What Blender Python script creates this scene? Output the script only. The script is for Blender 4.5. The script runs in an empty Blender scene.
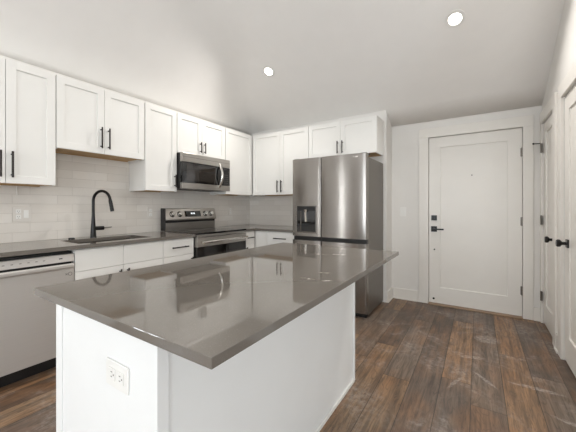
import bpy, bmesh, math, random
from mathutils import Vector, Matrix
random.seed(7)
R = math.radians
S = bpy.context.scene
COL = S.collection

# ------------------------------------------------------------ camera
HC = 1.1965
TH = 0.5659
cam = bpy.data.objects.new('camera', bpy.data.cameras.new('camera'))
COL.objects.link(cam)
cam.location = (3.1786, 0.0, HC)
cam.rotation_euler = (R(90), 0, TH)
cam.data.sensor_width = 36
cam.data.lens = 294.44 / 576 * 36
cam.data.shift_x = -2.56 / 576
cam.data.shift_y = -9.2 / 576
cam.data.clip_start = 0.02
S.camera = cam

# ------------------------------------------------------------ world, daylight, exposure
w = bpy.data.worlds.new('sky')
S.world = w
w.use_nodes = True
bg = w.node_tree.nodes['Background']
bg.inputs[0].default_value = (0.80, 0.90, 1.0, 1)
bg.inputs[1].default_value = 2.0

def area(name, loc, rot, sx, sy, power, color):
    l = bpy.data.lights.new(name, 'AREA')
    l.shape = 'RECTANGLE'; l.size = sx; l.size_y = sy; l.energy = power; l.color = color
    o = bpy.data.objects.new(name, l); COL.objects.link(o)
    o.location = loc; o.rotation_euler = rot
    return o
DAY = (0.92, 0.965, 1.0)
area('added_left_daylight', (-0.06, -1.525, 1.275), (R(90), 0, R(-90)), 0.42, 1.7, 30, DAY)  # light added in the invented left window, for the refrigerator's bright streak
# area lights added just inside three invented windows to light the room
area('added_rear_daylight', (2.0, -4.04, 1.45), (R(-90), 0, R(180)), 1.7, 1.7, 30, DAY)
area('added_rear_right_daylight', (4.6, -4.04, 1.35), (R(-90), 0, R(180)), 1.7, 1.9, 36, DAY)
area('added_side_daylight', (6.44, -1.4, 1.45), (R(90), 0, R(90)), 2.0, 1.7, 38, DAY)

vs = S.view_settings
S.display_settings.display_device = 'sRGB'
vs.view_transform = 'Standard'; vs.look = 'None'; vs.gamma = 1.0; vs.use_curve_mapping = False
vs.exposure = 0.52
LAMP_W = 11.5

# ------------------------------------------------------------ dimensions of the place
YB = 3.745; YD = 4.008; XR = 3.7467; XS = 2.218
ZCE = 2.2553; SL = 0.56; KL = 1.10
def zceil(y): return ZCE + SL * (YD - y)
CT = 0.907; ST = 0.03; UD = 0.299; UB = 1.3655; UT = 2.2723

# ------------------------------------------------------------ materials
def srgb(r, g, b):
    f = lambda c: (c/255/12.92) if c/255 <= 0.04045 else ((c/255+0.055)/1.055)**2.4
    return (f(r), f(g), f(b), 1)

class NT:
    def __init__(s, name):
        s.m = bpy.data.materials.new(name); s.m.use_nodes = True
        s.t = s.m.node_tree; s.n = s.t.nodes; s.b = s.n['Principled BSDF']
    def add(s, t, **k):
        n = s.n.new(t)
        for a, v in k.items(): setattr(n, a, v)
        return n
    def L(s, a, b): s.t.links.new(a, b)
    def math(s, op, a, b=None, c=None):
        n = s.add('ShaderNodeMath', operation=op)
        for i, v in enumerate((a, b, c)):
            if v is None: continue
            if isinstance(v, (int, float)): n.inputs[i].default_value = v
            else: s.L(v, n.inputs[i])
        return n.outputs[0]
    def mix(s, f, a, b, blend='MIX'):
        n = s.add('ShaderNodeMix', data_type='RGBA', blend_type=blend)
        for i, v in ((0, f), (6, a), (7, b)):
            if isinstance(v, (int, float)): n.inputs[i].default_value = v
            elif isinstance(v, tuple): n.inputs[i].default_value = v
            else: s.L(v, n.inputs[i])
        return n.outputs[2]
    def ramp(s, f, stops, interp='LINEAR'):
        n = s.add('ShaderNodeValToRGB'); cr = n.color_ramp; cr.interpolation = interp
        while len(cr.elements) < len(stops): cr.elements.new(0.5)
        for e, (p, c) in zip(cr.elements, stops):
            e.position = p; e.color = c
        s.L(f, n.inputs[0]); return n.outputs[0]
    def pos(s):
        return s.add('ShaderNodeNewGeometry').outputs['Position']
    def noise(s, vec, scale, detail=3, rough=0.5, dist=0.0):
        n = s.add('ShaderNodeTexNoise'); n.inputs['Scale'].default_value = scale
        n.inputs['Detail'].default_value = detail; n.inputs['Roughness'].default_value = rough
        n.inputs['Distortion'].default_value = dist
        s.L(vec, n.inputs['Vector']); return n.outputs[0]
    def scale(s, vec, v):
        n = s.add('ShaderNodeVectorMath', operation='MULTIPLY'); s.L(vec, n.inputs[0]); n.inputs[1].default_value = v
        return n.outputs[0]
    def bump(s, h, strength, dist=0.01):
        n = s.add('ShaderNodeBump'); n.inputs['Strength'].default_value = strength
        n.inputs['Distance'].default_value = dist; s.L(h, n.inputs['Height']); s.L(n.outputs[0], s.b.inputs['Normal'])

def paint(name, col, rough=0.5, bump=0.0, metal=0.0, spec=0.5, var=0.015):
    t = NT(name)
    n = t.noise(t.pos(), 6, 2)
    c2 = tuple(max(0, c*(1-var*3)) for c in col[:3]) + (1,)
    t.L(t.mix(n, col, c2), t.b.inputs['Base Color'])
    t.b.inputs['Roughness'].default_value = rough
    t.b.inputs['Metallic'].default_value = metal
    t.b.inputs['Specular IOR Level'].default_value = spec
    if bump:
        t.bump(t.noise(t.pos(), 260, 2), bump, 0.001)
    return t.m

M = {}
M['wall'] = paint('wall_paint', srgb(230, 227, 222), 0.75, 0.15)
M['ceil'] = paint('ceiling_paint', srgb(242, 239, 235), 0.85, 0.2)
M['trim'] = paint('trim_paint', srgb(232, 228, 221), 0.38)
M['cab'] = paint('cabinet_lacquer', srgb(235, 233, 228), 0.35)
M['island'] = paint('island_lacquer', srgb(236, 236, 234), 0.42)
M['edge'] = paint('raw_plywood_edge', srgb(196, 160, 112), 0.6)
M['black'] = paint('matte_black_metal', srgb(17, 15, 14), 0.3, spec=0.35)
M['bronze'] = paint('dark_bronze_metal', srgb(40, 33, 28), 0.35, metal=0.4)
M['dark'] = paint('black_plastic', srgb(22, 21, 21), 0.45)
M['glassblack'] = paint('black_glass', srgb(12, 11, 11), 0.04, spec=0.7)
M['plate'] = paint('white_plastic', srgb(236, 234, 229), 0.35)
M['plate_soft'] = paint('almond_plastic', srgb(220, 214, 206), 0.35)
M['nickel'] = paint('satin_nickel', srgb(140, 135, 128), 0.35, metal=1.0)
M['chrome'] = paint('polished_steel', srgb(225, 222, 216), 0.16, metal=1.0)
M['grey'] = paint('grey_print', srgb(96, 92, 88), 0.5)
M['wood'] = paint('oak_threshold', srgb(158, 132, 108), 0.5, 0.2, var=0.08)
M['side'] = paint('grey_fridge_side', srgb(112, 106, 99), 0.35, metal=0.6)
M['frame'] = paint('window_vinyl', srgb(240, 240, 238), 0.4)

def steel(name, col, rough, axis='Z', aniso=0.75):
    t = NT(name)
    t.b.inputs['Metallic'].default_value = 1.0
    t.b.inputs['Roughness'].default_value = rough
    t.b.inputs['Anisotropic'].default_value = aniso
    t.b.inputs['Anisotropic Rotation'].default_value = 0.25 if axis == 'Z90' else 0.0
    tg = t.add('ShaderNodeTangent', direction_type='RADIAL', axis='Z')
    t.L(tg.outputs[0], t.b.inputs['Tangent'])
    v = t.scale(t.pos(), (3, 3, 420))
    n = t.noise(v, 1.0, 2)
    t.L(t.mix(n, col, tuple(c*0.86 for c in col[:3])+(1,)), t.b.inputs['Base Color'])
    t.bump(n, 0.03, 0.0006)
    return t.m
M['steel'] = steel('brushed_steel', srgb(156, 151, 146), 0.22, 'Z90')
M['steel2'] = steel('brushed_steel_light', srgb(182, 177, 171), 0.28)
M['steel3'] = steel('brushed_steel_satin', srgb(214, 210, 206), 0.42, 'Z90')
M['steel3'].node_tree.nodes['Principled BSDF'].inputs['Metallic'].default_value = 0.75
M['sink'] = steel('sink_steel', srgb(112, 106, 99), 0.3)

# microwave / oven windows: dark tinted glass
M['window'] = paint('tinted_window_glass', srgb(46, 42, 39), 0.06, spec=0.8)

def emis(name, col, s):
    t = NT(name)
    t.b.inputs['Base Color'].default_value = (1, 1, 1, 1)
    t.b.inputs['Emission Color'].default_value = col
    t.b.inputs['Emission Strength'].default_value = s
    return t.m
M['lens'] = emis('lit_lamp_lens', (1.0, 0.93, 0.84, 1), 9.0)
M['digits'] = emis('oven_clock_digits', (0.75, 0.85, 0.9, 1), 0.6)

def glass_mat():
    t = NT('window_glass')
    for n in list(t.n):
        if n.type == 'BSDF_PRINCIPLED': t.n.remove(n)
    out = [n for n in t.n if n.type == 'OUTPUT_MATERIAL'][0]
    a = t.add('ShaderNodeBsdfTransparent'); b = t.add('ShaderNodeBsdfGlossy'); b.inputs['Roughness'].default_value = 0.02
    m = t.add('ShaderNodeMixShader'); m.inputs[0].default_value = 0.06
    t.L(a.outputs[0], m.inputs[1]); t.L(b.outputs[0], m.inputs[2]); t.L(m.outputs[0], out.inputs[0])
    return t.m
M['glass'] = glass_mat()

def smears(t, p, x, y, lst, wobble):
    tot = None
    wob = t.math('MULTIPLY', t.math('SUBTRACT', t.noise(p, 14, 3), 0.5), wobble)
    for cx, cy, ang, lu, lv in lst:
        ca, sa = math.cos(ang), math.sin(ang)
        dx = t.math('SUBTRACT', x, cx); dy = t.math('SUBTRACT', y, cy)
        u = t.math('DIVIDE', t.math('ADD', t.math('MULTIPLY', dx, ca), t.math('MULTIPLY', dy, sa)), lu)
        v = t.math('DIVIDE', t.math('ADD', t.math('SUBTRACT', t.math('MULTIPLY', dy, ca), t.math('MULTIPLY', dx, sa)), wob), lv)
        d = t.math('ADD', t.math('MULTIPLY', u, u), t.math('MULTIPLY', v, v))
        k = t.math('MAXIMUM', t.math('SUBTRACT', 1.0, d), 0.0)
        tot = k if tot is None else t.math('MAXIMUM', tot, k)
    return tot
def quartz():
    t = NT('taupe_quartz')
    p = t.pos()
    n1 = t.noise(p, 420, 2, 0.6); n2 = t.noise(p, 5, 3)
    base = t.mix(n2, srgb(104, 98, 91), srgb(111, 105, 98))
    c = t.mix(t.ramp(n1, [(0.62, (0, 0, 0, 1)), (0.75, (1, 1, 1, 1))]), base, srgb(138, 132, 124))
    # chalky dust smears left on the slab
    sep = t.add('ShaderNodeSeparateXYZ'); t.L(p, sep.inputs[0])
    x, y = sep.outputs[0], sep.outputs[1]
    tot = smears(t, p, x, y, SMEARS, 0.010)
    brk = t.ramp(t.noise(p, 55, 3), [(0.4, (0, 0, 0, 1)), (0.62, (1, 1, 1, 1))])
    fac = t.math('MULTIPLY', tot, t.math('MULTIPLY', brk, 0.85))
    c = t.mix(fac, c, srgb(214, 208, 198))
    t.L(c, t.b.inputs['Base Color'])
    t.L(t.math('ADD', 0.04, t.math('MULTIPLY', fac, 0.6)), t.b.inputs['Roughness'])
    t.b.inputs['IOR'].default_value = 1.55
    return t.m
SMEARS = [(2.613, 1.185, 0.26, 0.036, 0.010), (2.593, 1.054, 0.0, 0.036, 0.010), (2.672, 1.06, 0.74, 0.026, 0.008),
          (2.42, 1.665, 0.43, 0.14, 0.010), (2.35, 1.924, 0.1, 0.08, 0.010)]
SCUFFS = [(3.25, 3.19, 0.3, 0.11, 0.10), (3.22, 2.44, -0.86, 0.12, 0.016), (3.5, 2.5, 0.0, 0.17, 0.022), (3.14, 2.75, 0.4, 0.10, 0.03), (3.05, 2.3, 1.2, 0.12, 0.014), (3.62, 2.2, -0.3, 0.10, 0.02)]
M['quartz'] = quartz()

def floor_mat():
    t = NT('vinyl_plank_floor')
    p = t.pos()
    sep = t.add('ShaderNodeSeparateXYZ'); t.L(p, sep.inputs[0])
    x, y = sep.outputs[0], sep.outputs[1]
    W = 0.178; LN = 1.22
    xs = t.math('DIVIDE', t.math('ADD', x, -2.965 + 20*W), W)
    row = t.math('FLOOR', xs)
    wn = t.add('ShaderNodeTexWhiteNoise', noise_dimensions='1D'); t.L(row, wn.inputs['W'])
    ys = t.math('ADD', t.math('DIVIDE', t.math('ADD', y, 12.3), LN), t.math('MULTIPLY', wn.outputs[0], 7.0))
    idx = t.math('FLOOR', ys)
    comb = t.add('ShaderNodeCombineXYZ'); t.L(row, comb.inputs[0]); t.L(idx, comb.inputs[1])
    w2 = t.add('ShaderNodeTexWhiteNoise', noise_dimensions='2D'); t.L(comb.outputs[0], w2.inputs['Vector'])
    rnd = w2.outputs[0]; rc = t.add('ShaderNodeSeparateColor'); t.L(w2.outputs[1], rc.inputs[0])
    # every plank gets its own patch of grain
    off = t.add('ShaderNodeCombineXYZ')
    t.L(t.math('MULTIPLY', rnd, 37.0), off.inputs[0]); t.L(t.math('MULTIPLY', rc.outputs[1], 53.0), off.inputs[1])
    ad = t.add('ShaderNodeVectorMath', operation='ADD'); t.L(p, ad.inputs[0]); t.L(off.outputs[0], ad.inputs[1])
    q = ad.outputs[0]
    grain = t.noise(t.scale(q, (1, 0.07, 1)), 60, 5, 0.7, 0.5)
    streak = t.noise(t.scale(q, (1, 0.05, 1)), 22, 3, 0.6, 0.6)
    fig = t.noise(t.scale(q, (1, 0.16, 1)), 9, 3, 0.5, 1.2)
    ring = t.math('PINGPONG', t.math('MULTIPLY', fig, 11.0), 0.5)
    blot = t.noise(t.scale(q, (1, 0.4, 1)), 5.0, 3, 0.55)
    base = t.ramp(rnd, [(0.0, srgb(90, 73, 60)), (0.18, srgb(124, 107, 92)), (0.34, srgb(150, 116, 84)), (0.5, srgb(108, 92, 80)),
                        (0.66, srgb(138, 120, 104)), (0.82, srgb(144, 116, 88)), (1.0, srgb(96, 84, 76))], 'CONSTANT')
    warm = t.mix(t.math('MULTIPLY', t.ramp(blot, [(0.42, (0, 0, 0, 1)), (0.66, (1, 1, 1, 1))]), 0.7), base, srgb(142, 103, 70))
    c = t.mix(t.math('MULTIPLY', t.ramp(streak, [(0.36, (1, 1, 1, 1)), (0.56, (0, 0, 0, 1))]), 0.55), warm, srgb(70, 57, 48))
    c = t.mix(t.math('MULTIPLY', t.ramp(grain, [(0.38, (1, 1, 1, 1)), (0.56, (0, 0, 0, 1))]), 0.5), c, srgb(48, 38, 31))
    c = t.mix(t.math('MULTIPLY', t.ramp(ring, [(0.0, (1, 1, 1, 1)), (0.14, (0, 0, 0, 1))]), 0.45), c, srgb(46, 37, 31))
    # pale dusty scuffs and footmarks
    dn = t.noise(p, 3.1, 4, 0.6, 0.8); dn2 = t.noise(p, 26, 4, 0.7)
    dust = t.math('MULTIPLY', t.ramp(dn, [(0.50, (0, 0, 0, 1)), (0.70, (1, 1, 1, 1))]),
                  t.ramp(dn2, [(0.42, (0, 0, 0, 1)), (0.68, (1, 1, 1, 1))]))
    sc = t.math('MULTIPLY', t.math('MINIMUM', t.math('MULTIPLY', smears(t, p, x, y, SCUFFS, 0.03), 1.6), 1.0), t.ramp(t.noise(p, 48, 4, 0.7), [(0.38, (0, 0, 0, 1)), (0.62, (1, 1, 1, 1))]))
    dust = t.math('MAXIMUM', dust, sc)
    c = t.mix(t.math('MULTIPLY', dust, 0.5), c, srgb(196, 188, 180))
    haze = t.ramp(dn, [(0.35, (0, 0, 0, 1)), (0.75, (1, 1, 1, 1))])
    c = t.mix(t.math('MULTIPLY', haze, 0.15), c, srgb(150, 140, 131))
    # joints
    fx = t.math('FRACT', xs); fy = t.math('FRACT', ys)
    ex = t.math('MULTIPLY', t.math('MINIMUM', fx, t.math('SUBTRACT', 1.0, fx)), W)
    ey = t.math('MULTIPLY', t.math('MINIMUM', fy, t.math('SUBTRACT', 1.0, fy)), LN)
    e = t.math('MINIMUM', ex, ey)
    j = t.math('LESS_THAN', e, 0.0022)
    c = t.mix(t.math('MULTIPLY', j, 0.7), c, srgb(34, 27, 23))
    t.L(c, t.b.inputs['Base Color'])
    t.L(t.math('ADD', 0.36, t.math('MULTIPLY', t.math('ADD', grain, dust), 0.14)), t.b.inputs['Roughness'])
    h = t.math('SUBTRACT', t.math('MULTIPLY', grain, 0.4), j)
    t.bump(h, 0.25, 0.0015)
    return t.m
M['floor'] = floor_mat()

def tile_mat(name, axis):
    t = NT(name)
    sep = t.add('ShaderNodeSeparateXYZ'); t.L(t.pos(), sep.inputs[0])
    comb = t.add('ShaderNodeCombineXYZ'); t.L(sep.outputs[axis], comb.inputs[0])
    t.L(t.math('SUBTRACT', sep.outputs[2], CT), comb.inputs[1])
    br = t.add('ShaderNodeTexBrick'); br.offset = 0.37; br.offset_frequency = 2
    t.L(comb.outputs[0], br.inputs['Vector'])
    br.inputs['Scale'].default_value = 1.0
    br.inputs['Brick Width'].default_value = 0.305; br.inputs['Row Height'].default_value = 0.0785
    br.inputs['Mortar Size'].default_value = 0.0016; br.inputs['Mortar Smooth'].default_value = 0.3
    br.inputs['Color1'].default_value = srgb(218, 211, 202); br.inputs['Color2'].default_value = srgb(228, 222, 214)
    br.inputs['Mortar'].default_value = srgb(196, 189, 180)
    n = t.noise(t.pos(), 9, 4)
    c = t.mix(t.math('MULTIPLY', n, 0.25), br.outputs[0], srgb(204, 197, 188))
    t.L(c, t.b.inputs['Base Color'])
    t.L(t.math('ADD', 0.10, t.math('MULTIPLY', br.outputs[1], 0.5)), t.b.inputs['Roughness'])
    h = t.math('ADD', t.math('MULTIPLY', br.outputs[1], -1.0), t.math('MULTIPLY', t.noise(t.pos(), 16, 2), 0.9))
    t.bump(h, 0.5, 0.002)
    return t.m
M['tile_y'] = tile_mat('handmade_tile_left', 1)
M['tile_x'] = tile_mat('handmade_tile_back', 0)

# ------------------------------------------------------------ mesh helpers
class MB:
    """collects shapes into one mesh, in world coordinates"""
    def __init__(s): s.b = bmesh.new()
    def box(s, x0, x1, y0, y1, z0, z1):
        vs_ = [s.b.verts.new((x, y, z)) for x in (x0, x1) for y in (y0, y1) for z in (z0, z1)]
        for q in ((0, 1, 3, 2), (4, 6, 7, 5), (0, 4, 5, 1), (2, 3, 7, 6), (0, 2, 6, 4), (1, 5, 7, 3)):
            s.b.faces.new([vs_[i] for i in q])
        return s
    def hexa(s, pts):
        v = [s.b.verts.new(p) for p in pts]
        for q in ((0, 1, 2, 3), (7, 6, 5, 4), (0, 4, 5, 1), (1, 5, 6, 2), (2, 6, 7, 3), (3, 7, 4, 0)):
            s.b.faces.new([v[i] for i in q])
        return s
    def prism(s, pts, ext):
        e = Vector(ext)
        a = [s.b.verts.new(p) for p in pts]; b = [s.b.verts.new(Vector(p) + e) for p in pts]
        s.b.faces.new(a); s.b.faces.new(b[::-1])
        for i in range(len(a)):
            j = (i+1) % len(a); s.b.faces.new((a[j], a[i], b[i], b[j]))
        return s
    def tube(s, pts, rad, seg=14, cap=True):
        pts = [Vector(p) for p in pts]
        if not hasattr(rad, '__len__'): rad = [rad]*len(pts)
        rings = []; prev = None
        for i, p in enumerate(pts):
            d = (pts[min(i+1, len(pts)-1)] - pts[max(i-1, 0)]).normalized()
            if prev is None:
                u = d.orthogonal().normalized()
            else:
                u = (prev - d*prev.dot(d)).normalized()
            prev = u; v = d.cross(u)
            rings.append([s.b.verts.new(p + (u*math.cos(2*math.pi*k/seg) + v*math.sin(2*math.pi*k/seg))*rad[i]) for k in range(seg)])
        for a, b in zip(rings, rings[1:]):
            for k in range(seg):
                s.b.faces.new((a[k], a[(k+1) % seg], b[(k+1) % seg], b[k]))
        if cap:
            s.b.faces.new(rings[0][::-1]); s.b.faces.new(rings[-1])
        return s
    def lathe(s, origin, axis, prof, seg=32):
        """prof: list of (radius, height along axis)"""
        o = Vector(origin); ax = Vector(axis).normalized(); u = ax.orthogonal().normalized(); v = ax.cross(u)
        rings = []
        for r, h in prof:
            if r < 1e-6: rings.append([s.b.verts.new(o + ax*h)])
            else: rings.append([s.b.verts.new(o + ax*h + (u*math.cos(2*math.pi*k/seg) + v*math.sin(2*math.pi*k/seg))*r) for k in range(seg)])
        for a, b in zip(rings, rings[1:]):
            for k in range(seg):
                k2 = (k+1) % seg
                if len(a) == 1 and len(b) == 1: continue
                if len(a) == 1: s.b.faces.new((a[0], b[k2], b[k]))
                elif len(b) == 1: s.b.faces.new((a[k], a[k2], b[0]))
                else: s.b.faces.new((a[k], a[k2], b[k2], b[k]))
        return s
    def build(s, name, mat, parent=None, bevel=0.0, smooth=False, seg=2):
        bmesh.ops.recalc_face_normals(s.b, faces=s.b.faces)
        off = Vector((0, 0, 0))
        q = parent
        while q is not None:
            off += q.location; q = q.parent
        if parent is None:
            # origin at the base centre of the thing
            c = [v.co for v in s.b.verts]
            base = Vector(((min(v.x for v in c)+max(v.x for v in c))/2, (min(v.y for v in c)+max(v.y for v in c))/2, min(v.z for v in c)))
            for v in s.b.verts: v.co -= base
        else:
            base = Vector((0, 0, 0))
            for v in s.b.verts: v.co -= off
        me = bpy.data.meshes.new(name)
        s.b.to_mesh(me); s.b.free()
        me.materials.append(mat)
        if smooth:
            for p in me.polygons: p.use_smooth = True
        o = bpy.data.objects.new(name, me); COL.objects.link(o)
        o.location = base
        if parent is not None: o.parent = parent
        if bevel:
            m = o.modifiers.new('bevel', 'BEVEL'); m.width = bevel; m.segments = seg; m.limit_method = 'ANGLE'; m.angle_limit = R(40)
            m.harden_normals = False
        if smooth:
            try:
                me.set_sharp_from_angle(angle=R(38))
            except Exception: pass
        return o

def tag(o, label=None, cat=None, group=None, kind=None):
    if label: o['label'] = label
    if cat: o['category'] = cat
    if group: o['group'] = group
    if kind: o['kind'] = kind
    return o
def thing(name, loc, label, cat, group=None):
    o = bpy.data.objects.new(name, None); COL.objects.link(o); o.location = loc
    o.empty_display_size = 0.1
    return tag(o, label, cat, group)
def struct(name, mb, mat, bevel=0.0, label=None):
    o = mb.build(name, mat, None, bevel); o['kind'] = 'structure'
    if label: o['label'] = label
    return o

class Fr:
    """a vertical face: origin, horizontal direction u, outward normal n; w is world height"""
    def __init__(s, o, u, n): s.o = Vector(o); s.u = Vector(u); s.n = Vector(n)
    def p(s, u, w, n): return s.o + s.u*u + s.n*n + Vector((0, 0, w))
    def box(s, mb, u0, u1, w0, w1, n0, n1):
        a = s.p(u0, w0, n0); b = s.p(u1, w1, n1)
        mb.box(min(a.x, b.x), max(a.x, b.x), min(a.y, b.y), max(a.y, b.y), min(a.z, b.z), max(a.z, b.z)); return mb

def shaker(F, name, u0, u1, w0, w1, n0, mat, parent, rail=0.057, th=0.019, rec=0.0095, bottom=None, bev=0.0012):
    """panel door: raised frame round a recessed field, one mesh"""
    mb = MB(); bm = mb.b
    def ring(a0, a1, b0, b1, n): return [bm.verts.new(F.p(*q)) for q in ((a0, b0, n), (a1, b0, n), (a1, b1, n), (a0, b1, n))]
    bt = bottom if bottom else rail
    back = ring(u0, u1, w0, w1, n0); fr = ring(u0, u1, w0, w1, n0+th)
    i1 = ring(u0+rail, u1-rail, w0+bt, w1-rail, n0+th); i2 = ring(u0+rail+0.001, u1-rail-0.001, w0+bt+0.001, w1-rail-0.001, n0+th-rec)
    bm.faces.new(back[::-1]); bm.faces.new(i2)
    for A, B in ((back, fr), (fr, i1), (i1, i2)):
        for k in range(4): bm.faces.new((A[k], A[(k+1) % 4], B[(k+1) % 4], B[k]))
    return mb.build(name, mat, parent, bev)

def pull(F, parent, u, w, length, vertical, n0, r=0.0068, mat=None, stand=0.03):
    """bar pull on two posts"""
    mb = MB(); h = length/2; k = h - 0.02
    if vertical:
        a, b = F.p(u, w-h, n0+stand), F.p(u, w+h, n0+stand); posts = [(F.p(u, w-k, n0), F.p(u, w-k, n0+stand)), (F.p(u, w+k, n0), F.p(u, w+k, n0+stand))]
    else:
        a, b = F.p(u-h, w, n0+stand), F.p(u+h, w, n0+stand); posts = [(F.p(u-k, w, n0), F.p(u-k, w, n0+stand)), (F.p(u+k, w, n0), F.p(u+k, w, n0+stand))]
    mb.tube([a, b], r, 12)
    for q in posts: mb.tube(q, r*0.8, 10)
    return mb.build('handle', mat or M['bronze'], parent, 0, True)

# ------------------------------------------------------------ room shell
struct('floor', MB().box(-0.15, 6.7, -4.3, 4.3, -0.06, 0.0), M['floor'])
FLW = Fr((0, 0, 0), (0, 1, 0), (1, 0, 0))
WL = (-1.80, -1.25, 0.35, 2.2)
mb = MB()
mb.box(-0.12, 0.0, -4.1, WL[0], 0, 2.395); mb.box(-0.12, 0.0, WL[1], YB, 0, 2.395)
mb.box(-0.12, 0.0, WL[0], WL[1], 0, WL[2]); mb.box(-0.12, 0.0, WL[0], WL[1], WL[3], 2.395)
struct('wall_left', mb, M['wall'])
struct('wall_back', MB().prism([(-0.12, YB, 0), (-0.12, YB, 2.9), (-0.12, YD+0.12, 2.9), (-0.12, YD+0.12, 0)], (XS+0.12, 0, 0)), M['wall'])

EX0, EX1, EZ = 2.6677, 3.5839, 2.049       # entry door leaf
JG = 0.004
mb = MB()
mb.box(XS, EX0-JG, YD, YD+0.12, 0, 2.6)
mb.box(EX1+JG, XR+0.12, YD, YD+0.12, 0, 2.6)
mb.box(EX0-JG, EX1+JG, YD, YD+0.12, EZ+JG, 2.6)
struct('wall_entry', mb, M['wall'])
# right wall with two door openings
D2 = (3.398, 3.945); D3 = (2.33, 3.082)
mb = MB()
ztop = 4.6
mb.box(XR, XR+0.12, D2[1]+JG, YD, 0, 2.6)
def wallseg(mb, y0, y1, z0):
    mb.prism([(XR, y0, z0), (XR, y1, z0), (XR, y1, zceil(y1)+0.2), (XR, y0, zceil(y0)+0.2)], (0.12, 0, 0))
wallseg(mb, D2[0]-JG, D2[1]+JG, EZ+JG)
wallseg(mb, D3[1]+JG, D2[0]-JG, 0)
wallseg(mb, D3[0]-JG, D3[1]+JG, EZ+JG)
wallseg(mb, 2.15, D3[0]-JG, 0)
struct('wall_right', mb, M['wall'])
# wall where the room widens behind the closets, and the far side of the living end
struct('wall_closet', MB().prism([(XR, 2.15, 0), (6.62, 2.15, 0), (6.62, 2.15, zceil(2.03)+0.2), (XR, 2.15, zceil(2.03)+0.2)], (0, -0.12, 0)), M['wall'])

def window(n, F, u0, u1, w0, w1, wall_t):
    """window unit in an opening: frame, mid rail and glass"""
    mb = MB()
    f = 0.06
    F.box(mb, u0, u1, w0, w0+f, -wall_t, 0.015); F.box(mb, u0, u1, w1-f, w1, -wall_t, 0.015)
    F.box(mb, u0, u0+f, w0+f, w1-f, -wall_t, 0.015); F.box(mb, u1-f, u1, w0+f, w1-f, -wall_t, 0.015)
    c = (u0+u1)/2
    F.box(mb, c-0.025, c+0.025, w0+f, w1-f, -wall_t*0.7, -wall_t*0.3)
    o = struct('window_%d' % n, mb, M['frame'])
    g = MB(); F.box(g, u0+f, u1-f, w0+f, w1-f, -wall_t*0.52, -wall_t*0.48)
    g.build('pane', M['glass'], o)

# invented rear wall (behind the camera), its two openings added for window light
YR = -4.1
def holes(mb, F, U0, U1, ops, top, t):
    cur = U0
    for a, b, c, d in ops:
        F.box(mb, cur, a, 0, top, -t, 0)
        if c > 0: F.box(mb, a, b, 0, c, -t, 0)
        F.box(mb, a, b, d, top, -t, 0)
        cur = b
    F.box(mb, cur, U1, 0, top, -t, 0)
FR_ = Fr((0, YR, 0), (1, 0, 0), (0, 1, 0))
mb = MB(); ops = [(1.05, 2.95, 0.5, 2.4), (3.65, 5.55, 0.25, 2.4)]
holes(mb, FR_, -0.12, 6.62, ops, 2.75, 0.12)
struct('wall_rear', mb, M['wall'])
window(1, FR_, *ops[0], 0.12); window(2, FR_, *ops[1], 0.12)  # unseen windows, invented to let light in from behind
FS_ = Fr((6.5, 0, 0), (0, 1, 0), (-1, 0, 0))
mb = MB(); ops2 = [(-2.5, -0.3, 0.5, 2.4)]
holes(mb, FS_, YR, 2.15, ops2, 4.75, 0.12)
struct('wall_side', mb, M['wall'])
window(3, FS_, *ops2[0], 0.12)  # unseen side window, invented with its wall to light the room
window(4, FLW, *WL, 0.12)  # unseen window, added so the refrigerator reflects a bright streak

# vaulted ceiling: rises from the entry wall to a ridge, falls to the rear wall; steep slope over the left wall
yr = -0.046
def smin(a, b, h):
    return min(a, b) - max(h-abs(a-b), 0.0)**2/(4*h)
def zvault(x, y):
    slope = zceil(y) if y >= yr else zceil(yr) - (zceil(yr)-2.395)*(yr-y)/(yr+4.1)
    left = 2.395 + KL*x
    dist = min(YB-y, y+4.1) if y < YB else 0
    return smin(slope, left, 0.06 + 0.34*max(0.0, min(1.5, dist))) if dist > 0 or y >= YB-0.01 else min(slope, left)
mb = MB(); b = mb.b
xs_ = [0.0]; 
while xs_[-1] < 2.4: xs_.append(xs_[-1]+0.04)
xs_ += [3.2, 4.6, 6.62]
ys_ = [-4.1+0.081*k for k in range(50)] + [yr]
while ys_[-1] < YB-0.05: ys_.append(ys_[-1]+0.0474)
ys_ += [YB, YD+0.05]
grid = [[b.verts.new((x, y, zvault(x, y) if y < YB+0.01 else zceil(y))) for y in ys_] for x in xs_]
for i in range(len(xs_)-1):
    for j in range(len(ys_)-1):
        b.faces.new((grid[i][j], grid[i+1][j], grid[i+1][j+1], grid[i][j+1]))
cei = mb.build('ceiling', M['ceil'], None, 0, True); cei['kind'] = 'structure'
so = cei.modifiers.new('thickness', 'SOLIDIFY'); so.thickness = 0.08
so.offset = 1 if sum(p.normal.z for p in cei.data.polygons) > 0 else -1

# ------------------------------------------------------------ trim: casings, baseboards
def casing(n, F, u0, u1, top, cw=0.095, left=True, right=True, lw=None, rw=None, mat=None):
    mb = MB(); lw = lw or cw; rw = rw or cw
    F.box(mb, u0-lw, u0-0.005, 0, top+0.005, 0, 0.018)
    F.box(mb, u1+0.005, u1+rw, 0, top+0.005, 0, 0.018)
    F.box(mb, u0-lw, u1+rw, top+0.0055, top+0.118, 0, 0.0185)
    # jamb and stop behind the leaf
    F.box(mb, u0-0.004, u1+0.004, 0, top+0.004, -0.1, -0.058)
    return struct('trim_%d' % n, mb, M['trim'], 0.0015)
FE = Fr((0, YD, 0), (1, 0, 0), (0, -1, 0))
FRt = Fr((XR, 0, 0), (0, 1, 0), (-1, 0, 0))
casing(1, FE, EX0, EX1, EZ, 0.10, lw=0.112, rw=0.092)
casing(2, FRt, D2[0], D2[1], EZ, 0.105, rw=0.058)
casing(3, FRt, D3[0], D3[1], EZ, 0.105, lw=0.105)

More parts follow.
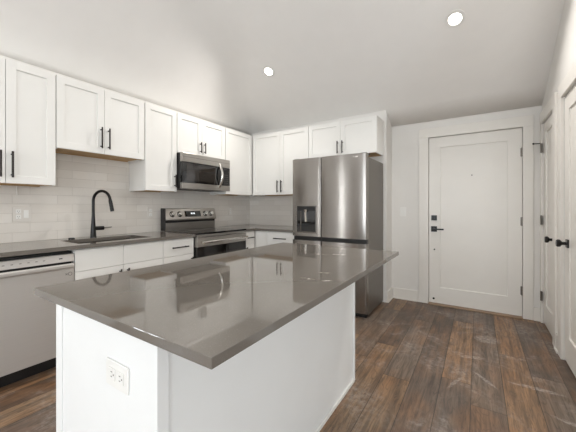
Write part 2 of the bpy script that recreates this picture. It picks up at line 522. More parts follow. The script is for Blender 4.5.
def base(name, F, u0, u1, h=0.135):
    mb = MB(); F.box(mb, u0, u1, 0, h, 0, 0.014); F.box(mb, u0, u1, 0, 0.018, 0.014, 0.026)
    return struct(name, mb, M['trim'], 0.002)
base('baseboard_entry', FE, XS+0.026, EX0-0.113)
base('baseboard_stub', Fr((XS, 0, 0), (0, 1, 0), (1, 0, 0)), YB, YD)
base('baseboard_corner', FE, EX1+0.093, XR-0.001, 0.135)
base('baseboard_right', FRt, D3[1]+0.106, D2[0]-0.106)
base('baseboard_rear', FR_, 0.0, 3.6)

# ------------------------------------------------------------ doors
def hinge(F, parent, u, w, n, mat):
    mb = MB(); mb.tube([F.p(u, w-0.048, n+0.008), F.p(u, w+0.048, n+0.008)], 0.008, 12)
    F.box(mb, u-0.014, u+0.002, w-0.045, w+0.045, n-0.003, n+0.001)
    return mb.build('hinge', mat, parent, 0, False)

d1 = shaker(FE, 'door_1', EX0, EX1, 0.014, EZ, -0.058, M['trim'], None, rail=0.125, th=0.044, rec=0.012, bottom=0.195)
tag(d1, kind='structure', label='white one-panel entry door with black square lock and lever')
n0 = -0.014
mb = MB(); FE.box(mb, 2.695, 2.757, 1.03, 1.092, n0, n0+0.012); mb.lathe(FE.p(2.726, 1.061, n0+0.012), (0, -1, 0), [(0.02, 0), (0.02, 0.008), (0, 0.008)], 20)
FE.box(mb, 2.721, 2.731, 1.043, 1.079, n0+0.02, n0+0.034)
mb.build('deadbolt', M['black'], d1, 0.001)
mb = MB(); FE.box(mb, 2.692, 2.758, 0.89, 0.957, n0, n0+0.012)
mb.tube([FE.p(2.726, 0.924, n0+0.012), FE.p(2.726, 0.924, n0+0.05)], 0.011, 14)
FE.box(mb, 2.716, 2.835, 0.914, 0.932, n0+0.042, n0+0.054)
mb.build('lever_handle', M['black'], d1, 0.001)
for (u, w_, r) in ((2.729, 0.671, 0.009), (2.720, 0.066, 0.012)):
    MB().lathe(FE.p(u, w_, n0), (0, -1, 0), [(r, 0), (r, 0.004), (r*0.6, 0.008), (0, 0.008)], 16).build('door_plug', M['black'], d1, 0, True)
MB().lathe(FE.p(3.122, 1.565, n0), (0, -1, 0), [(0.008, 0), (0.008, 0.003), (0.004, 0.004), (0, 0.003)], 16).build('peephole', M['nickel'], d1, 0, True)
for z in (0.291, 1.0386, 1.786): hinge(FE, d1, EX1-0.001, z, n0, M['nickel'])
mb = MB(); FE.box(mb, EX0-0.003, EX1+0.003, 0.0, 0.013, -0.05, 0.05)
tr = struct('trim_4', mb, M['wood'], 0.004, label='oak threshold strip under the entry door')

def knob(F, parent, u, w, n, mat):
    mb = MB(); F.box(mb, u-0.031, u+0.031, w-0.031, w+0.031, n, n+0.009)
    mb.lathe(F.p(u, w, n+0.009), tuple(F.n), [(0.012, 0), (0.012, 0.025), (0.027, 0.036), (0.029, 0.05), (0.024, 0.058), (0, 0.06)], 24)
    return mb.build('door_knob', mat, parent, 0, True)
d2 = shaker(FRt, 'door_2', D2[0], D2[1], 0.012, EZ, -0.045, M['trim'], None, rail=0.105, th=0.040, rec=0.012, bottom=0.2)
tag(d2, kind='structure', label='narrow white closet door in the corner by the entry')
knob(FRt, d2, D2[0]+0.036, 0.905, -0.005, M['black'])
for z in (0.28, 1.06, 1.80): hinge(FRt, d2, D2[1]-0.004, z, 0.008, M['nickel'])
mb = MB(); mb.tube([FRt.p(D2[1]+0.004, 1.85, 0.022), FRt.p(D2[1]-0.01, 1.85, 0.075)], 0.0045, 10); mb.lathe(FRt.p(D2[1]-0.01, 1.85, 0.072), (-1, 0, 0), [(0.009, 0), (0.009, 0.014), (0, 0.014)], 14)
mb.build('door_stop', M['black'], d2, 0, True)
d3 = shaker(FRt, 'door_3', D3[0], D3[1], 0.012, EZ, -0.045, M['trim'], None, rail=0.12, th=0.040, rec=0.012, bottom=0.2)
tag(d3, kind='structure', label='wide white closet door cut by the right edge of the photo')
knob(FRt, d3, D3[1]-0.098, 0.92, -0.005, M['black'])
for z in (0.28, 1.06, 1.80): hinge(FRt, d3, D3[0]+0.001, z, -0.005, M['nickel'])

# ------------------------------------------------------------ recessed ceiling lamps
nrm = Vector((0, SL, 1)).normalized()   # upward normal of the slope
def downlight(x, y, label):
    z = zceil(y)
    t_ = thing('recessed_light', (x, y, z), label, 'ceiling light', 'recessed ceiling lamps')
    dn = -nrm
    MB().lathe((x, y, z), dn, [(0.080, -0.002), (0.080, 0.003), (0.060, 0.005), (0.051, 0.002), (0.051, -0.002)], 40).build('trim_ring', M['plate'], t_, 0, True)
    MB().lathe((x, y, z), dn, [(0.051, -0.001), (0.051, 0.0028), (0, 0.0028)], 40).build('lens', M['lens'], t_, 0, True)
    l = bpy.data.lights.new('lamp_light', 'AREA'); l.shape = 'DISK'; l.size = 0.12; l.spread = R(156); l.energy = LAMP_W; l.color = (1.0, 0.965, 0.925)
    o = bpy.data.objects.new('lamp_light', l); COL.objects.link(o)
    o.parent = t_; o.location = dn*0.012
    o.rotation_euler = dn.to_track_quat('-Z', 'Y').to_euler()
downlight(3.0112, 2.9551, 'round lit ceiling lamp nearer the entry door')
downlight(1.0022, 2.9190, 'round lit ceiling lamp over the kitchen corner')
# two invented lamps out of view, added to brighten counters and dishwasher
for lx, lab in ((0.95, 'added round ceiling lamp out of view, high above the sink side'), (2.05, 'added round ceiling lamp out of view, high above the island')):
    downlight(lx, 0.75, lab)

# ------------------------------------------------------------ wall cabinets
FL = Fr((0, 0, 0), (0, 1, 0), (1, 0, 0))          # left wall, u = Y
FB = Fr((0, YB, 0), (1, 0, 0), (0, -1, 0))        # back wall, u = X
G = 0.0015
def wall_cab(F, u0, u1, w0, w1, splits, handles, label, rim=True, hw=None, hl=0.19, hb=0.055):
    """carcass, doors split at given u, handle side per door"""
    c = F.p((u0+u1)/2, w0, UD/2)
    r = thing('wall_cabinet', c, label, 'cabinet', 'white shaker wall cabinets')
    mb = MB(); d = UD-0.02
    F.box(mb, u0, u0+0.016, w0, w1, 0.003, d); F.box(mb, u1-0.016, u1, w0, w1, 0.003, d)
    F.box(mb, u0+0.016, u1-0.016, w1-0.016, w1, 0.003, d); F.box(mb, u0+0.016, u1-0.016, w0+0.012, w0+0.028, 0.003, d)
    F.box(mb, u0+0.016, u1-0.016, w0+0.028, w1-0.016, 0.003, 0.01)
    mb.build('carcass', M['cab'], r)
    mb = MB(); F.box(mb, u0+0.0165, u1-0.0165, w0+0.002, w0+0.0115, 0.006, 0.02); F.box(mb, u0+0.0165, u1-0.0165, w0+0.002, w0+0.0115, d-0.03, d-0.003)
    F.box(mb, u0+0.0165, u1-0.0165, w0+0.0095, w0+0.0119, 0.02, d-0.03)
    mb.build('underside', M['edge'], r)
    ed = [u0]+splits+[u1]
    for i, (a, b_) in enumerate(zip(ed, ed[1:])):
        dr = shaker(F, 'door', a+G, b_-G, w0+0.004, w1-0.003, d+0.001, M['cab'], r)
        side = handles[i]
        if side:
            hu = b_-0.032 if side == 'r' else a+0.032
            pull(F, dr, hu, w0+hb+hl/2, hl, True, d+0.02)
    return r
wall_cab(FL, 0.392, 0.992, UB, UT, [0.692], ['r', 'l'], 'tall white two-door wall cabinet at far left above the dishwasher', hb=0.045)
wall_cab(FL, 0.996, 1.744, 1.674, UT, [1.361], ['r', 'l'], 'short white two-door wall cabinet hung above the sink', hb=0.05)
wall_cab(FL, 1.752, 2.128, UB, UT, [], ['r'], 'narrow tall white wall cabinet left of the microwave', hl=0.14, hb=0.05)
wall_cab(FL, 2.134, 2.886, 1.816, UT, [2.49], ['r', 'l'], 'short white two-door wall cabinet directly above the microwave', hl=0.13, hb=0.04)
wall_cab(FL, 2.892, YB-UD+0.0005, UB, UT, [], [None], 'tall white corner wall cabinet right of the microwave')
wall_cab(FB, UD+0.012, 1.270, UB, UT, [0.81], ['r', 'l'], 'tall white two-door wall cabinet between corner and refrigerator', hb=0.035, hl=0.17)
wall_cab(FB, 1.274, 2.183, 1.834, UT, [1.728], ['r', 'l'], 'short white two-door wall cabinet above the refrigerator', hb=0.03, hl=0.155)
# ------------------------------------------------------------ backsplash tiling (fixed to the walls)
def splash(F, name, pieces, mat, label):
    mb = MB()
    for u0, u1, w0, w1 in pieces: F.box(mb, u0, u1, w0, w1, 0, 0.0028)
    o = mb.build(name, mat); o['kind'] = 'structure'; o['label'] = label
    return o
splash(FL, 'trim_5', [(0.0, 0.994, CT, UB), (0.994, 1.75, CT, 1.672), (1.75, 2.13, CT, UB), (2.13, 2.89, CT-0.01, 1.402), (2.89, YB-0.003, CT, UB)], M['tile_y'], 'glazed greige subway tile backsplash on the sink wall')
splash(FB, 'trim_6', [(0.003, 1.275, CT, UB)], M['tile_x'], 'glazed greige subway tile backsplash on the back wall')

# ------------------------------------------------------------ base cabinets
BD = 0.60
def base_cab(F, u0, u1, label, layout, side_panels=True, dmax=None):
    """layout: list of (kind, ua, ub, wa, wb, handle) ; kind drawer / false_front / door"""
    r = thing('base_cabinet', F.p((u0+u1)/2, 0, BD/2), label, 'cabinet', 'white base cabinets under the counters')
    mb = MB()
    F.box(mb, u0, u0+0.016, 0.1, CT-ST-0.002, 0.01, BD-0.001); F.box(mb, u1-0.016, u1, 0.1, CT-ST-0.002, 0.01, BD-0.001)
    F.box(mb, u0+0.016, u1-0.016, 0.1, 0.116, 0.01, BD-0.001); F.box(mb, u0+0.016, u1-0.016, 0.116, CT-ST-0.002, 0.01, 0.016)
    F.box(mb, u0+0.016, u1-0.016, CT-ST-0.04, CT-ST-0.002, BD-0.08, BD-0.001)
    F.box(mb, u0+0.016, u1-0.016, 0.68, 0.70, BD-0.08, BD-0.001)
    mb.build('carcass', M['cab'], r)
    mb = MB(); F.box(mb, u0, u1, 0.0, 0.099, BD-0.09, BD-0.074); mb.build('toe_kick', M['dark'], r)
    for kind, a, b_, wa, wb, h in layout:
        if kind == 'door':
            d = shaker(F, 'door', a+G, b_-G, wa, wb, BD, M['cab'], r)
            if h: pull(F, d, (b_-0.032) if h == 'r' else a+0.032, wb-0.03-0.08, 0.16, True, BD+0.019)
        else:
            m2 = MB(); F.box(m2, a+G, b_-G, wa, wb, BD, BD+0.019)
            d = m2.build(kind, M['cab'], r, 0.0015)
            if h: pull(F, d, (a+b_)/2, (wa+wb)/2+0.002, h, False, BD+0.019)
    return r
DT, DB = 0.868, 0.704
base_cab(FL, 1.000, 1.738, 'white sink base cabinet with two false drawer fronts', [
    ('false_front', 1.0, 1.362, DB, DT, None), ('false_front', 1.362, 1.738, DB, DT, None),
    ('door', 1.0, 1.362, 0.105, DB-0.003, 'r'), ('door', 1.362, 1.738, 0.105, DB-0.003, 'l')])
base_cab(FL, 1.740, 2.100, 'white one-drawer base cabinet between sink and range', [
    ('drawer', 1.74, 2.10, DB, DT, 0.19), ('door', 1.74, 2.10, 0.105, DB-0.003, 'r')])
base_cab(FL, 2.908, 3.118, 'narrow white base cabinet right of the range by the corner', [
    ('drawer', 2.908, 3.118, DB, DT, 0.13), ('door', 2.908, 3.118, 0.105, DB-0.003, 'l')])
base_cab(FB, 0.70, 1.262, 'white base cabinet on the back wall beside the refrigerator', [
    ('drawer', 0.82, 1.262, DB, DT, 0.19), ('door', 0.82, 1.262, 0.105, DB-0.003, 'r'),
    ('filler', 0.621, 0.82, 0.105, DT, None)])
tag(MB().box(0.004, BD, 0.366, 0.384, 0, CT-ST-0.002).build('end_panel', M['cab'], None, 0.001), 'white end panel left of the dishwasher', 'panel')

# ------------------------------------------------------------ countertops on the cabinets
CX = 0.645
SK = (0.175, 0.545, 1.06, 1.68)      # sink cut-out
mb = MB()
z0, z1 = CT-ST, CT
mb.box(0.004, SK[0], 0.36, 2.104, z0, z1); mb.box(SK[1], CX, 0.36, 2.104, z0, z1)
mb.box(SK[0], SK[1], 0.36, SK[2], z0, z1); mb.box(SK[0], SK[1], SK[3], 2.104, z0, z1)
bmesh.ops.remove_doubles(mb.b, verts=mb.b.verts, dist=1e-5)
tag(mb.build('countertop', M['quartz']), 'long taupe quartz countertop over sink and dishwasher', 'countertop')
mb = MB(); mb.prism([(0.004, 2.904, z0), (CX, 2.904, z0), (CX, YB-CX, z0), (1.266, YB-CX, z0), (1.266, YB-0.004, z0), (0.004, YB-0.004, z0)], (0, 0, ST))
tag(mb.build('countertop', M['quartz'], None, 0.001), 'L-shaped taupe quartz countertop in the corner behind the range', 'countertop')

# ------------------------------------------------------------ sink, faucet, air switch
mb = MB(); b = mb.b
x0, x1, y0, y1 = SK[0]-0.004, SK[1]+0.004, SK[2]-0.004, SK[3]+0.004
def rr(x0, x1, y0, y1, z, r, n=5):
    out = []
    for cx, cy, a0 in ((x1-r, y1-r, 0), (x0+r, y1-r, 90), (x0+r, y0+r, 180), (x1-r, y0+r, 270)):
        for k in range(n+1):
            a = R(a0 + 90*k/n); out.append(b.verts.new((cx+r*math.cos(a), cy+r*math.sin(a), z)))
    return out
L0 = rr(x0-0.012, x1+0.012, y0-0.012, y1+0.012, z0-0.0005, 0.03)
L1 = rr(x0+0.004, x1-0.004, y0+0.004, y1-0.004, z0-0.0005, 0.02)
L2 = rr(x0+0.012, x1-0.012, y0+0.012, y1-0.012, z0-0.19, 0.03)
L3 = rr(x0+0.05, x1-0.05, y0+0.05, y1-0.05, z0-0.205, 0.03)
for A, B in ((L0, L1), (L1, L2), (L2, L3)):
    for k in range(len(A)): b.faces.new((A[k], A[(k+1) % len(A)], B[(k+1) % len(A)], B[k]))
b.faces.new(L3)
sk = thing('sink', (0.36, 1.37, z0-0.2055), 'undermount stainless steel sink set in the left countertop', 'sink')
o = mb.build('basin', M['sink'], sk, 0, True)
MB().lathe((0.36, 1.37, z0-0.2048), (0, 0, 1), [(0.045, 0), (0.045, 0.002), (0.03, 0.0025), (0.02, 0.001), (0, 0.001)], 24).build('drain', M['chrome'], sk, 0, True)

fx, fy = 0.10, 1.355
fc = thing('faucet', (fx, fy, CT), 'matte black pull-down kitchen faucet standing behind the sink', 'faucet')
MB().lathe((fx, fy, CT), (0, 0, 1), [(0.0, 0), (0.027, 0), (0.027, 0.006), (0.0245, 0.012), (0.022, 0.06), (0.017, 0.14), (0.0135, 0.2), (0.0125, 0.235), (0, 0.235)], 28).build('body', M['black'], fc, 0, True)
FXY = Vector((0.93, 0.36, 0)).normalized()
arc = []; rad = 0.093; zc = CT+0.345
P0 = Vector((fx, fy, 0))
arc.append(P0+Vector((0, 0, CT+0.22)))
arc.append(P0+Vector((0, 0, CT+0.29)))
for k in range(0, 17):
    a = math.pi - math.pi*k/16*0.96
    arc.append(P0 + FXY*(rad+rad*math.cos(a)) + Vector((0, 0, zc + rad*math.sin(a))))
MB().tube(arc, 0.0125, 18).build('spout', M['black'], fc, 0, True)
e = arc[-1]; dd = (arc[-1]-arc[-2]).normalized()
MB().tube([e, e+dd*0.012, e+dd*0.02, e+dd*0.10, e+dd*0.112], [0.0135, 0.0145, 0.0155, 0.0165, 0.015], 20).build('spray_head', M['black'], fc, 0, True)
hd = Vector((0.25, 0.97, 0)).normalized()
hp = P0 + Vector((0, 0, CT+0.085))
MB().tube([hp, hp+hd*0.085, hp+hd*0.088], [0.019, 0.019, 0.016], 20).build('handle_hub', M['black'], fc, 0, True)
MB().tube([hp+hd*0.088, hp+hd*0.11+Vector((0.01, 0, 0.003)), hp+hd*0.14+Vector((0.03, 0, 0.008))], [0.007, 0.006, 0.005], 12).build('lever', M['nickel'], fc, 0, True)
tag(MB().lathe((0.105, 1.177, CT), (0, 0, 1), [(0, 0), (0.024, 0), (0.024, 0.009), (0.018, 0.012), (0, 0.012)], 24).build('air_switch', M['black'], None, 0, True),
    'small black round button on the countertop left of the faucet', 'button')

# ------------------------------------------------------------ dishwasher
DY0, DY1 = 0.388, 0.996
dw = thing('dishwasher', (0.3, (DY0+DY1)/2, 0), 'stainless steel dishwasher under the counter at far left', 'dishwasher')
MB().box(0.03, 0.585, DY0+0.004, DY1-0.004, 0.10, 0.862).build('tub', M['dark'], dw)
MB().box(0.50, 0.515, DY0+0.004, DY1-0.004, 0.0, 0.099).build('toe_kick', M['dark'], dw)
MB().box(0.586, 0.625, DY0+0.003, DY1-0.003, 0.115, 0.742).build('door', M['steel3'], dw, 0.003)
mb = MB(); mb.hexa([(0.587, DY0+0.003, 0.792), (0.63, DY0+0.003, 0.792), (0.63, DY1-0.003, 0.792), (0.587, DY1-0.003, 0.792),
                    (0.587, DY0+0.003, 0.846), (0.615, DY0+0.003, 0.846), (0.615, DY1-0.003, 0.846), (0.587, DY1-0.003, 0.846)])
cp = mb.build('control_panel', M['steel3'], dw, 0.002)
for k in range(9):
    yk = 0.47 + k*0.042
    MB().box(0.6215, 0.6246, yk, yk+0.012, 0.817, 0.821).build('button', M['grey'], cp)
MB().box(0.6215, 0.625, 0.90, 0.92, 0.8155, 0.8225).build('display', M['dark'], cp)
MB().box(0.587, 0.603, DY0+0.01, DY1-0.01, 0.743, 0.791).build('handle_recess', M['dark'], dw)
mb = MB(); mb.prism([(0.604, DY0+0.008, 0.744), (0.636, DY0+0.008, 0.744), (0.643, DY0+0.008, 0.752), (0.643, DY0+0.008, 0.768), (0.634, DY0+0.008, 0.778), (0.627, DY0+0.008, 0.770), (0.604, DY0+0.008, 0.756)], (0, DY1-DY0-0.016, 0))
mb.build('handle', M['steel3'], dw, 0.001)
# round emblem with a small x beside the door's upper corner
ey, ez, ex = 0.962, 0.700, 0.6252
mb = MB()
ring = [Vector((ex, ey+0.012*math.cos(2*math.pi*k/24)+0.006, ez+0.012*math.sin(2*math.pi*k/24))) for k in range(25)]
mb.tube(ring, 0.0012, 6, False)
for s_ in (-1, 1): mb.tube([(ex, ey-0.024, ez-0.007*s_), (ex, ey-0.010, ez+0.007*s_)], 0.0012, 6)
mb.build('emblem', M['dark'], dw)

# ------------------------------------------------------------ range
RY0, RY1 = 2.108, 2.896
RX = 0.675
rg = thing('range', (0.33, (RY0+RY1)/2, 0), 'freestanding stainless electric range below the microwave', 'stove')
MB().box(0.03, 0.615, RY0+0.002, RY1-0.002, 0.02, 0.893).build('body', M['dark'], rg, 0.002)
mb = MB(); mb.box(0.1, RX-0.01, RY0, RY1, 0.894, 0.914); ck = mb.build('cooktop', M['glassblack'], rg, 0.003)
for (bx, by, br_) in ((0.24, 2.31, 0.085), (0.24, 2.69, 0.07), (0.50, 2.31, 0.07), (0.50, 2.69, 0.105)):
    ringp = [Vector((bx+br_*math.cos(2*math.pi*k/40), by+br_*math.sin(2*math.pi*k/40), 0.9142)) for k in range(41)]
    MB().tube(ringp, 0.0011, 6, False).build('burner_ring', M['grey'], ck)
MB().box(0.616, RX-0.012, RY0+0.002, RY1-0.002, 0.868, 0.8935).build('front_rail', M['steel2'], rg, 0.003)
od = MB().box(0.617, RX-0.01, RY0+0.004, RY1-0.004, 0.762, 0.862).build('oven_door', M['steel2'], rg, 0.003)
MB().box(0.617, RX-0.012, RY0+0.004, RY1-0.004, 0.26, 0.7615).build('door_glass', M['glassblack'], od, 0.003)
MB().box(0.6635, RX-0.007, RY0+0.12, RY1-0.12, 0.36, 0.68).build('door_window', M['window'], od, 0.001)
mb = MB(); mb.tube([(RX+0.038, RY0+0.035, 0.815), (RX+0.038, RY1-0.035, 0.815)], 0.0135, 18)
for y in (RY0+0.06, RY1-0.06): mb.box(RX-0.0105, RX+0.035, y-0.014, y+0.014, 0.802, 0.828)
mb.build('handle', M['chrome'], od, 0, True)
MB().box(0.617, RX-0.012, RY0+0.004, RY1-0.004, 0.055, 0.255).build('drawer', M['steel'], rg, 0.004)
# back guard: lower steel strip, dark slot, leaning control panel
MB().box(0.03, 0.098, RY0+0.006, RY1-0.006, 0.8935, 1.005).build('back_riser', M['steel2'], rg, 0.003)
MB().box(0.03, 0.10, RY0+0.012, RY1-0.012, 1.0055, 1.03).build('vent_slot', M['dark'], rg)
mb = MB(); mb.prism([(0.03, RY0+0.004, 1.0305), (0.122, RY0+0.004, 1.0305), (0.124, RY0+0.004, 1.045), (0.088, RY0+0.004, 1.177), (0.03, RY0+0.004, 1.182)], (0, RY1-RY0-0.008, 0))
bgp = mb.build('control_panel', M['steel2'], rg, 0.003)
MB().box(0.0285, 0.118, RY0-0.0015, RY0+0.0035, 0.915, 1.178).build('end_cap', M['dark'], rg, 0.002)
fn = Vector((0.117, 0, 0.032)).normalized()                 # outward normal of the leaning face
def onface(y, s): return Vector((0.124-0.032*s, y, 1.045+0.117*s))
for y in (2.205, 2.31, 2.705, 2.80):
    mb = MB(); p = onface(y, 0.52) + fn*0.0005
    mb.lathe(p, fn, [(0.031, 0), (0.031, 0.006), (0.027, 0.008), (0.0245, 0.03), (0.021, 0.034), (0, 0.034)], 28)
    kb = mb.build('knob', M['chrome'], rg, 0, True)
    MB().lathe(p+fn*0.0003, fn, [(0.036, 0), (0.036, 0.003), (0.030, 0.003)], 28).build('knob_skirt', M['dark'], kb, 0, True)
a0, a1 = onface(0, 0.26), onface(0, 0.82)
def facebox(ya, yb, sa, sb, d0, d1):
    a, b_ = onface(ya, sa), onface(ya, sb); c, d = onface(yb, sb), onface(yb, sa)
    return MB().hexa([a+fn*d0, b_+fn*d0, c+fn*d0, d+fn*d0, a+fn*d1, b_+fn*d1, c+fn*d1, d+fn*d1])
ds = facebox(2.385, 2.63, 0.24, 0.84, -0.001, 0.003).build('display', M['glassblack'], rg)
for k, (ya, yb) in enumerate(((2.475, 2.485), (2.49, 2.50), (2.51, 2.52), (2.525, 2.535))):
    facebox(ya, yb, 0.50, 0.66, 0.0031, 0.0036).build('clock_digit', M['digits'], ds)

# ------------------------------------------------------------ microwave
MY0, MY1, MZ0, MZ1, MX = 2.1325, 2.8875, 1.403, 1.8135, 0.388
mw = thing('microwave', (0.18, (MY0+MY1)/2, MZ0), 'stainless over-the-range microwave with curved handle', 'microwave')
MB().box(0.005, 0.348, MY0+0.002, MY1-0.002, MZ0+0.004, MZ1-0.002).build('body', M['dark'], mw, 0.002)
tb = MB().box(0.349, MX-0.002, MY0, MY1, MZ1-0.105, MZ1).build('top_grille', M['steel2'], mw, 0.003)
MB().box(MX-0.003, MX-0.0005, MY0+0.004, MY1-0.004, MZ1-0.048, MZ1-0.045).build('vent_line', M['grey'], tb)
dr = MB().box(0.349, MX-0.004, MY0, MY1, MZ0+0.07, MZ1-0.107).build('door', M['glassblack'], mw, 0.003)
MB().box(MX-0.005, MX-0.001, MY0+0.06, MY0+0.50, MZ0+0.095, MZ1-0.135).build('door_window', M['window'], dr, 0.002)
MB().box(0.349, MX-0.002, MY0, MY1, MZ0, MZ0+0.068).build('bottom_trim', M['steel2'], mw, 0.003)
MB().box(0.06, 0.30, MY0+0.12, MY1-0.12, MZ0-0.001, MZ0+0.0035).build('filter', M['grey'], mw)
hy = MY0+0.565
pts = [Vector((MX-0.004 + 0.052*math.sin(math.pi*k/20), hy, MZ0+0.045+ (MZ1-0.07-MZ0-0.045)*k/20)) for k in range(21)]
MB().tube(pts, 0.016, 16).build('handle', M['chrome'], mw, 0, True)
kp = MB().box(MX-0.005, MX-0.0015, MY1-0.125, MY1-0.02, MZ0+0.085, MZ1-0.125).build('keypad', M['dark'], mw, 0.001)
for i in range(5):
    for j in range(3):
        MB().box(MX-0.0015, MX-0.0009, MY1-0.115+j*0.031, MY1-0.098+j*0.031, MZ0+0.10+i*0.026, MZ0+0.106+i*0.026).build('key', M['grey'], kp)

# ------------------------------------------------------------ refrigerator
FX0, FX1, FYF, FZ = 1.268, 2.1885, 3.05, 1.770
fr = thing('refrigerator', ((FX0+FX1)/2, 3.4, 0), 'stainless steel four-door refrigerator with water dispenser', 'refrigerator')
MB().box(FX0+0.004, FX1-0.002, FYF+0.075, YB-0.03, 0.03, 1.735).build('body', M['side'], fr, 0.003)
MB().box(FX0+0.02, FX1-0.02, FYF+0.06, FYF+0.10, 0.0, 0.06).build('toe_grille', M['dark'], fr)
def fdoor(xa, xb, za, zb_, name='door', bulge=0.010, hole=None):
    """slightly bowed door with rounded vertical edges"""
    prof = [(xa, FYF+0.072)]
    n = 16; r = 0.011
    for k in range(5):
        a = R(180 - 90*k/4); prof.append((xa+r+r*math.cos(a), FYF+r-r*math.sin(a)+bulge*0.0))
    for k in range(1, n):
        t_ = k/n; x = xa+r+(xb-xa-2*r)*t_
        prof.append((x, FYF - bulge*(1-(2*t_-1)**2)))
    for k in range(5):
        a = R(90-90*k/4); prof.append((xb-r+r*math.cos(a), FYF+r-r*math.sin(a)))
    prof.append((xb, FYF+0.072))
    mb = MB(); mb.prism([(x, y, za) for x, y in prof], (0, 0, zb_-za))
    return mb.build(name, M['steel'], fr, 0, True)
XSP = 1.6539
ZG0, ZG1 = 0.800, 0.848
left = fdoor(FX0, XSP-0.003, ZG1, FZ, bulge=0.004)
right = fdoor(XSP+0.003, FX1, ZG1, FZ, bulge=0.012)
fdoor(FX0, XSP-0.003, 0.06, ZG0, bulge=0.004)
fdoor(XSP+0.003, FX1, 0.06, ZG0, bulge=0.012)
MB().box(FX0+0.006, FX1-0.006, FYF+0.03, FYF+0.074, ZG0+0.001, ZG1-0.001).build('handle_recess', M['dark'], fr)
MB().box(XSP-0.0028, XSP+0.0028, FYF+0.02, FYF+0.074, 0.07, FZ-0.005).build('door_gasket', M['dark'], fr)
mb = MB(); mb.box(FX1-0.075, FX1-0.008, FYF+0.025, FYF+0.16, 1.7705, 1.779); mb.build('hinge_cover', M['dark'], fr, 0.004)
mb = MB(); mb.box(FX0+0.008, FX0+0.075, FYF+0.025, FYF+0.16, 1.7705, 1.779); mb.build('hinge_cover', M['dark'], fr, 0.004)
# dispenser: frame and a real niche in front of the door skin
DX0, DX1, DZ0, DZ1 = 1.337, 1.590, 0.888, 1.205
yf = FYF-0.0075
mb = MB(); mb.box(DX0-0.01, DX1+0.01, yf, FYF-0.003, DZ1, DZ1+0.012); mb.box(DX0-0.01, DX1+0.01, yf, FYF-0.003, DZ0-0.012, DZ0)
mb.box(DX0-0.012, DX0, yf, FYF-0.003, DZ0, DZ1); mb.box(DX1, DX1+0.012, yf, FYF-0.003, DZ0, DZ1)
dp = mb.build('dispenser', M['steel'], fr, 0.001)
MB().box(DX0, DX1, FYF-0.0055, FYF-0.0035, DZ0, DZ1).build('dispenser_niche', M['glassblack'], dp)
MB().box(DX0+0.01, DX1-0.01, FYF-0.0075, FYF-0.0055, DZ1-0.055, DZ1-0.008).build('dispenser_screen', M['dark'], dp)
mb = MB(); mb.tube([(1.462, FYF-0.018, 1.165), (1.462, FYF-0.018, 1.13)], [0.022, 0.014], 16); mb.hexa([(1.447, FYF-0.007, 1.02), (1.477, FYF-0.007, 1.02), (1.477, FYF-0.007, 1.14), (1.447, FYF-0.007, 1.14), (1.452, FYF-0.016, 1.02), (1.472, FYF-0.016, 1.02), (1.474, FYF-0.03, 1.14), (1.450, FYF-0.03, 1.14)])
mb.build('paddle', M['chrome'], dp, 0.002)
MB().box(1.388, 1.396, FYF-0.010, FYF-0.0055, DZ0+0.02, DZ1-0.06).build('niche_edge', M['side'], dp)
MB().box(DX0+0.004, DX1-0.004, FYF-0.022, FYF-0.0055, DZ0, DZ0+0.014).build('drip_tray', M['side'], dp, 0.002)
# small maker's badge, an emblem ring and a bar of print
mb = MB(); cxb = 2.05; zbg = 1.735; yy = FYF-0.0115
ringp = [Vector((cxb+0.010*math.cos(2*math.pi*k/20), yy, zbg+0.010*math.sin(2*math.pi*k/20))) for k in range(21)]
mb.tube(ringp, 0.0016, 6, False); mb.box(cxb+0.02, cxb+0.052, yy, yy+0.004, zbg-0.006, zbg+0.006)
mb.build('badge', M['chrome'], right)

# ------------------------------------------------------------ island
IX0, IX1, IY0, IY1 = 1.8375, 2.4655, 0.4668, 1.9546
IZ = 0.9035; IT = 0.024
il = thing('kitchen_island', ((IX0+IX1)/2, (IY0+IY1)/2, 0), 'white kitchen island base in the middle of the room', 'kitchen island')
top = IZ-IT-0.001
mb = MB(); mb.box(IX0+0.02, IX1-0.007, IY0+0.0355, IY1-0.0205, 0.0, top); mb.build('core', M['island'], il)
MB().box(IX0, IX1, IY0, IY0+0.035, 0.0, top).build('end_panel', M['island'], il, 0.001)
MB().box(IX0, IX1, IY1-0.02, IY1, 0.0, top).build('end_panel', M['island'], il, 0.001)
MB().box(IX0, IX0+0.05, IY0-0.004, IY0-0.0002, 0.0, top-0.001).build('corner_strip', M['island'], il, 0.0008)
MB().box(IX1-0.0065, IX1+0.004, IY0+0.036, IY1-0.022, 0.0, 0.022).build('shoe_trim', M['cab'], il, 0.002)
FI = Fr((IX0+0.019, 0, 0), (0, 1, 0), (-1, 0, 0))
for k in range(3):
    a = IY0+0.037+k*0.471; b_ = a+0.468
    d = shaker(FI, 'door', a, b_, 0.105, 0.70, 0.0, M['cab'], il); pull(FI, d, b_-0.032, 0.6, 0.16, True, 0.019)
    m2 = MB(); FI.box(m2, a, b_, 0.704, top-0.008, 0.0, 0.019); d = m2.build('drawer', M['cab'], il, 0.0015); pull(FI, d, (a+b_)/2, 0.785, 0.19, False, 0.019)
tag(MB().box(1.8247, 2.7427, 0.4001, 2.012, IZ-IT, IZ).build('island_countertop', M['quartz'], None, 0.0015, seg=2), 'large taupe quartz slab on the white kitchen island', 'countertop')

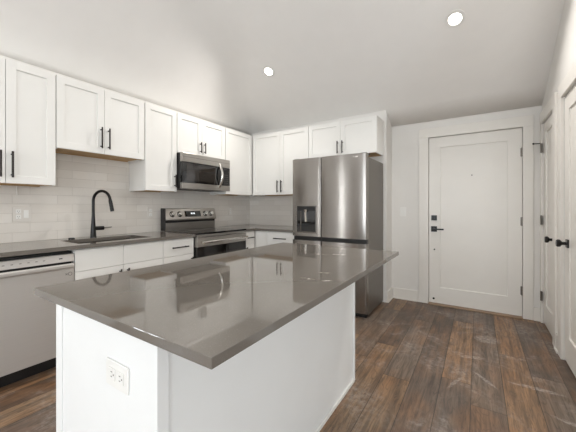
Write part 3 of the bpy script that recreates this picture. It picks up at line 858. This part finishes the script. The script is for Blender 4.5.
# ------------------------------------------------------------ switches and outlets
def plate(F, u0, u1, w0, w1, n, label, cat, kind, parts):
    r = thing(kind, F.p((u0+u1)/2, w0, n+0.003), label, cat, 'white wall outlets' if cat == 'outlet' else None)
    mb = MB(); F.box(mb, u0, u1, w0, w1, n+0.0002, n+0.006); mb.build('cover_plate', M['plate_soft'] if F is FL else M['plate'], r, 0.002)
    for nm, a, b_, c, d in parts:
        mb = MB(); F.box(mb, a, b_, c, d, n+0.006, n+0.0085); p = mb.build(nm, M['plate'], r, 0.001)
        if nm == 'socket':
            uc, wc = (a+b_)/2, (c+d)/2
            mb = MB()
            if F is FIs:
                for s_ in (-0.007, 0.007): F.box(mb, uc-0.004, uc+0.004, wc+s_-0.001, wc+s_+0.001, n+0.0084, n+0.0092)
                F.box(mb, uc+0.009, uc+0.013, wc-0.002, wc+0.002, n+0.0084, n+0.0092)
            else:
                for s_ in (-0.006, 0.006): F.box(mb, uc+s_-0.001, uc+s_+0.001, wc-0.002, wc+0.006, n+0.0084, n+0.0092)
                F.box(mb, uc-0.002, uc+0.002, wc-0.012, wc-0.008, n+0.0084, n+0.0092)
            mb.build('slots', M['grey'], p)
    return r
FIs = Fr((0, IY0, 0), (1, 0, 0), (0, -1, 0))
plate(FIs, 2.212, 2.334, 0.655, 0.733, 0.0, 'white outlet on the near end of the island', 'outlet', 'wall_outlet',
      [('socket', 2.233, 2.267, 0.676, 0.712), ('socket', 2.279, 2.313, 0.676, 0.712)])
plate(FL, 0.804, 0.922, 1.077, 1.197, 0.0028, 'white two-gang wall plate on the tile above the dishwasher', 'outlet', 'wall_outlet',
      [('socket', 0.822, 0.856, 1.142, 1.176), ('socket', 0.822, 0.856, 1.098, 1.132), ('rocker', 0.872, 0.904, 1.104, 1.17)])
plate(FL, 1.954, 2.028, 1.073, 1.190, 0.0028, 'white outlet on the tile just left of the range', 'outlet', 'wall_outlet',
      [('socket', 1.974, 2.008, 1.138, 1.172), ('socket', 1.974, 2.008, 1.092, 1.126)])
plate(FL, 3.248, 3.322, 1.073, 1.190, 0.0028, 'white outlet on the tile near the corner, right of the range', 'outlet', 'wall_outlet',
      [('socket', 3.268, 3.302, 1.138, 1.172), ('socket', 3.268, 3.302, 1.092, 1.126)])
plate(FE, 2.328, 2.398, 1.072, 1.19, 0.0, 'white light switch on the wall left of the entry door', 'switch', 'light_switch',
      [('rocker', 2.347, 2.379, 1.098, 1.164)])
mb = MB(); mb.tube([(0.014, 0.828, UB-0.001), (0.014, 0.828, 1.33), (0.016, 0.829, 1.292)], 0.0035, 8)  # plain white tube for a small pale upright below the cabinet
tag(mb.build('thin_tube', M['plate'], None, 0, True), 'short thin white tube hanging below the far left wall cabinet', 'thin_tube')
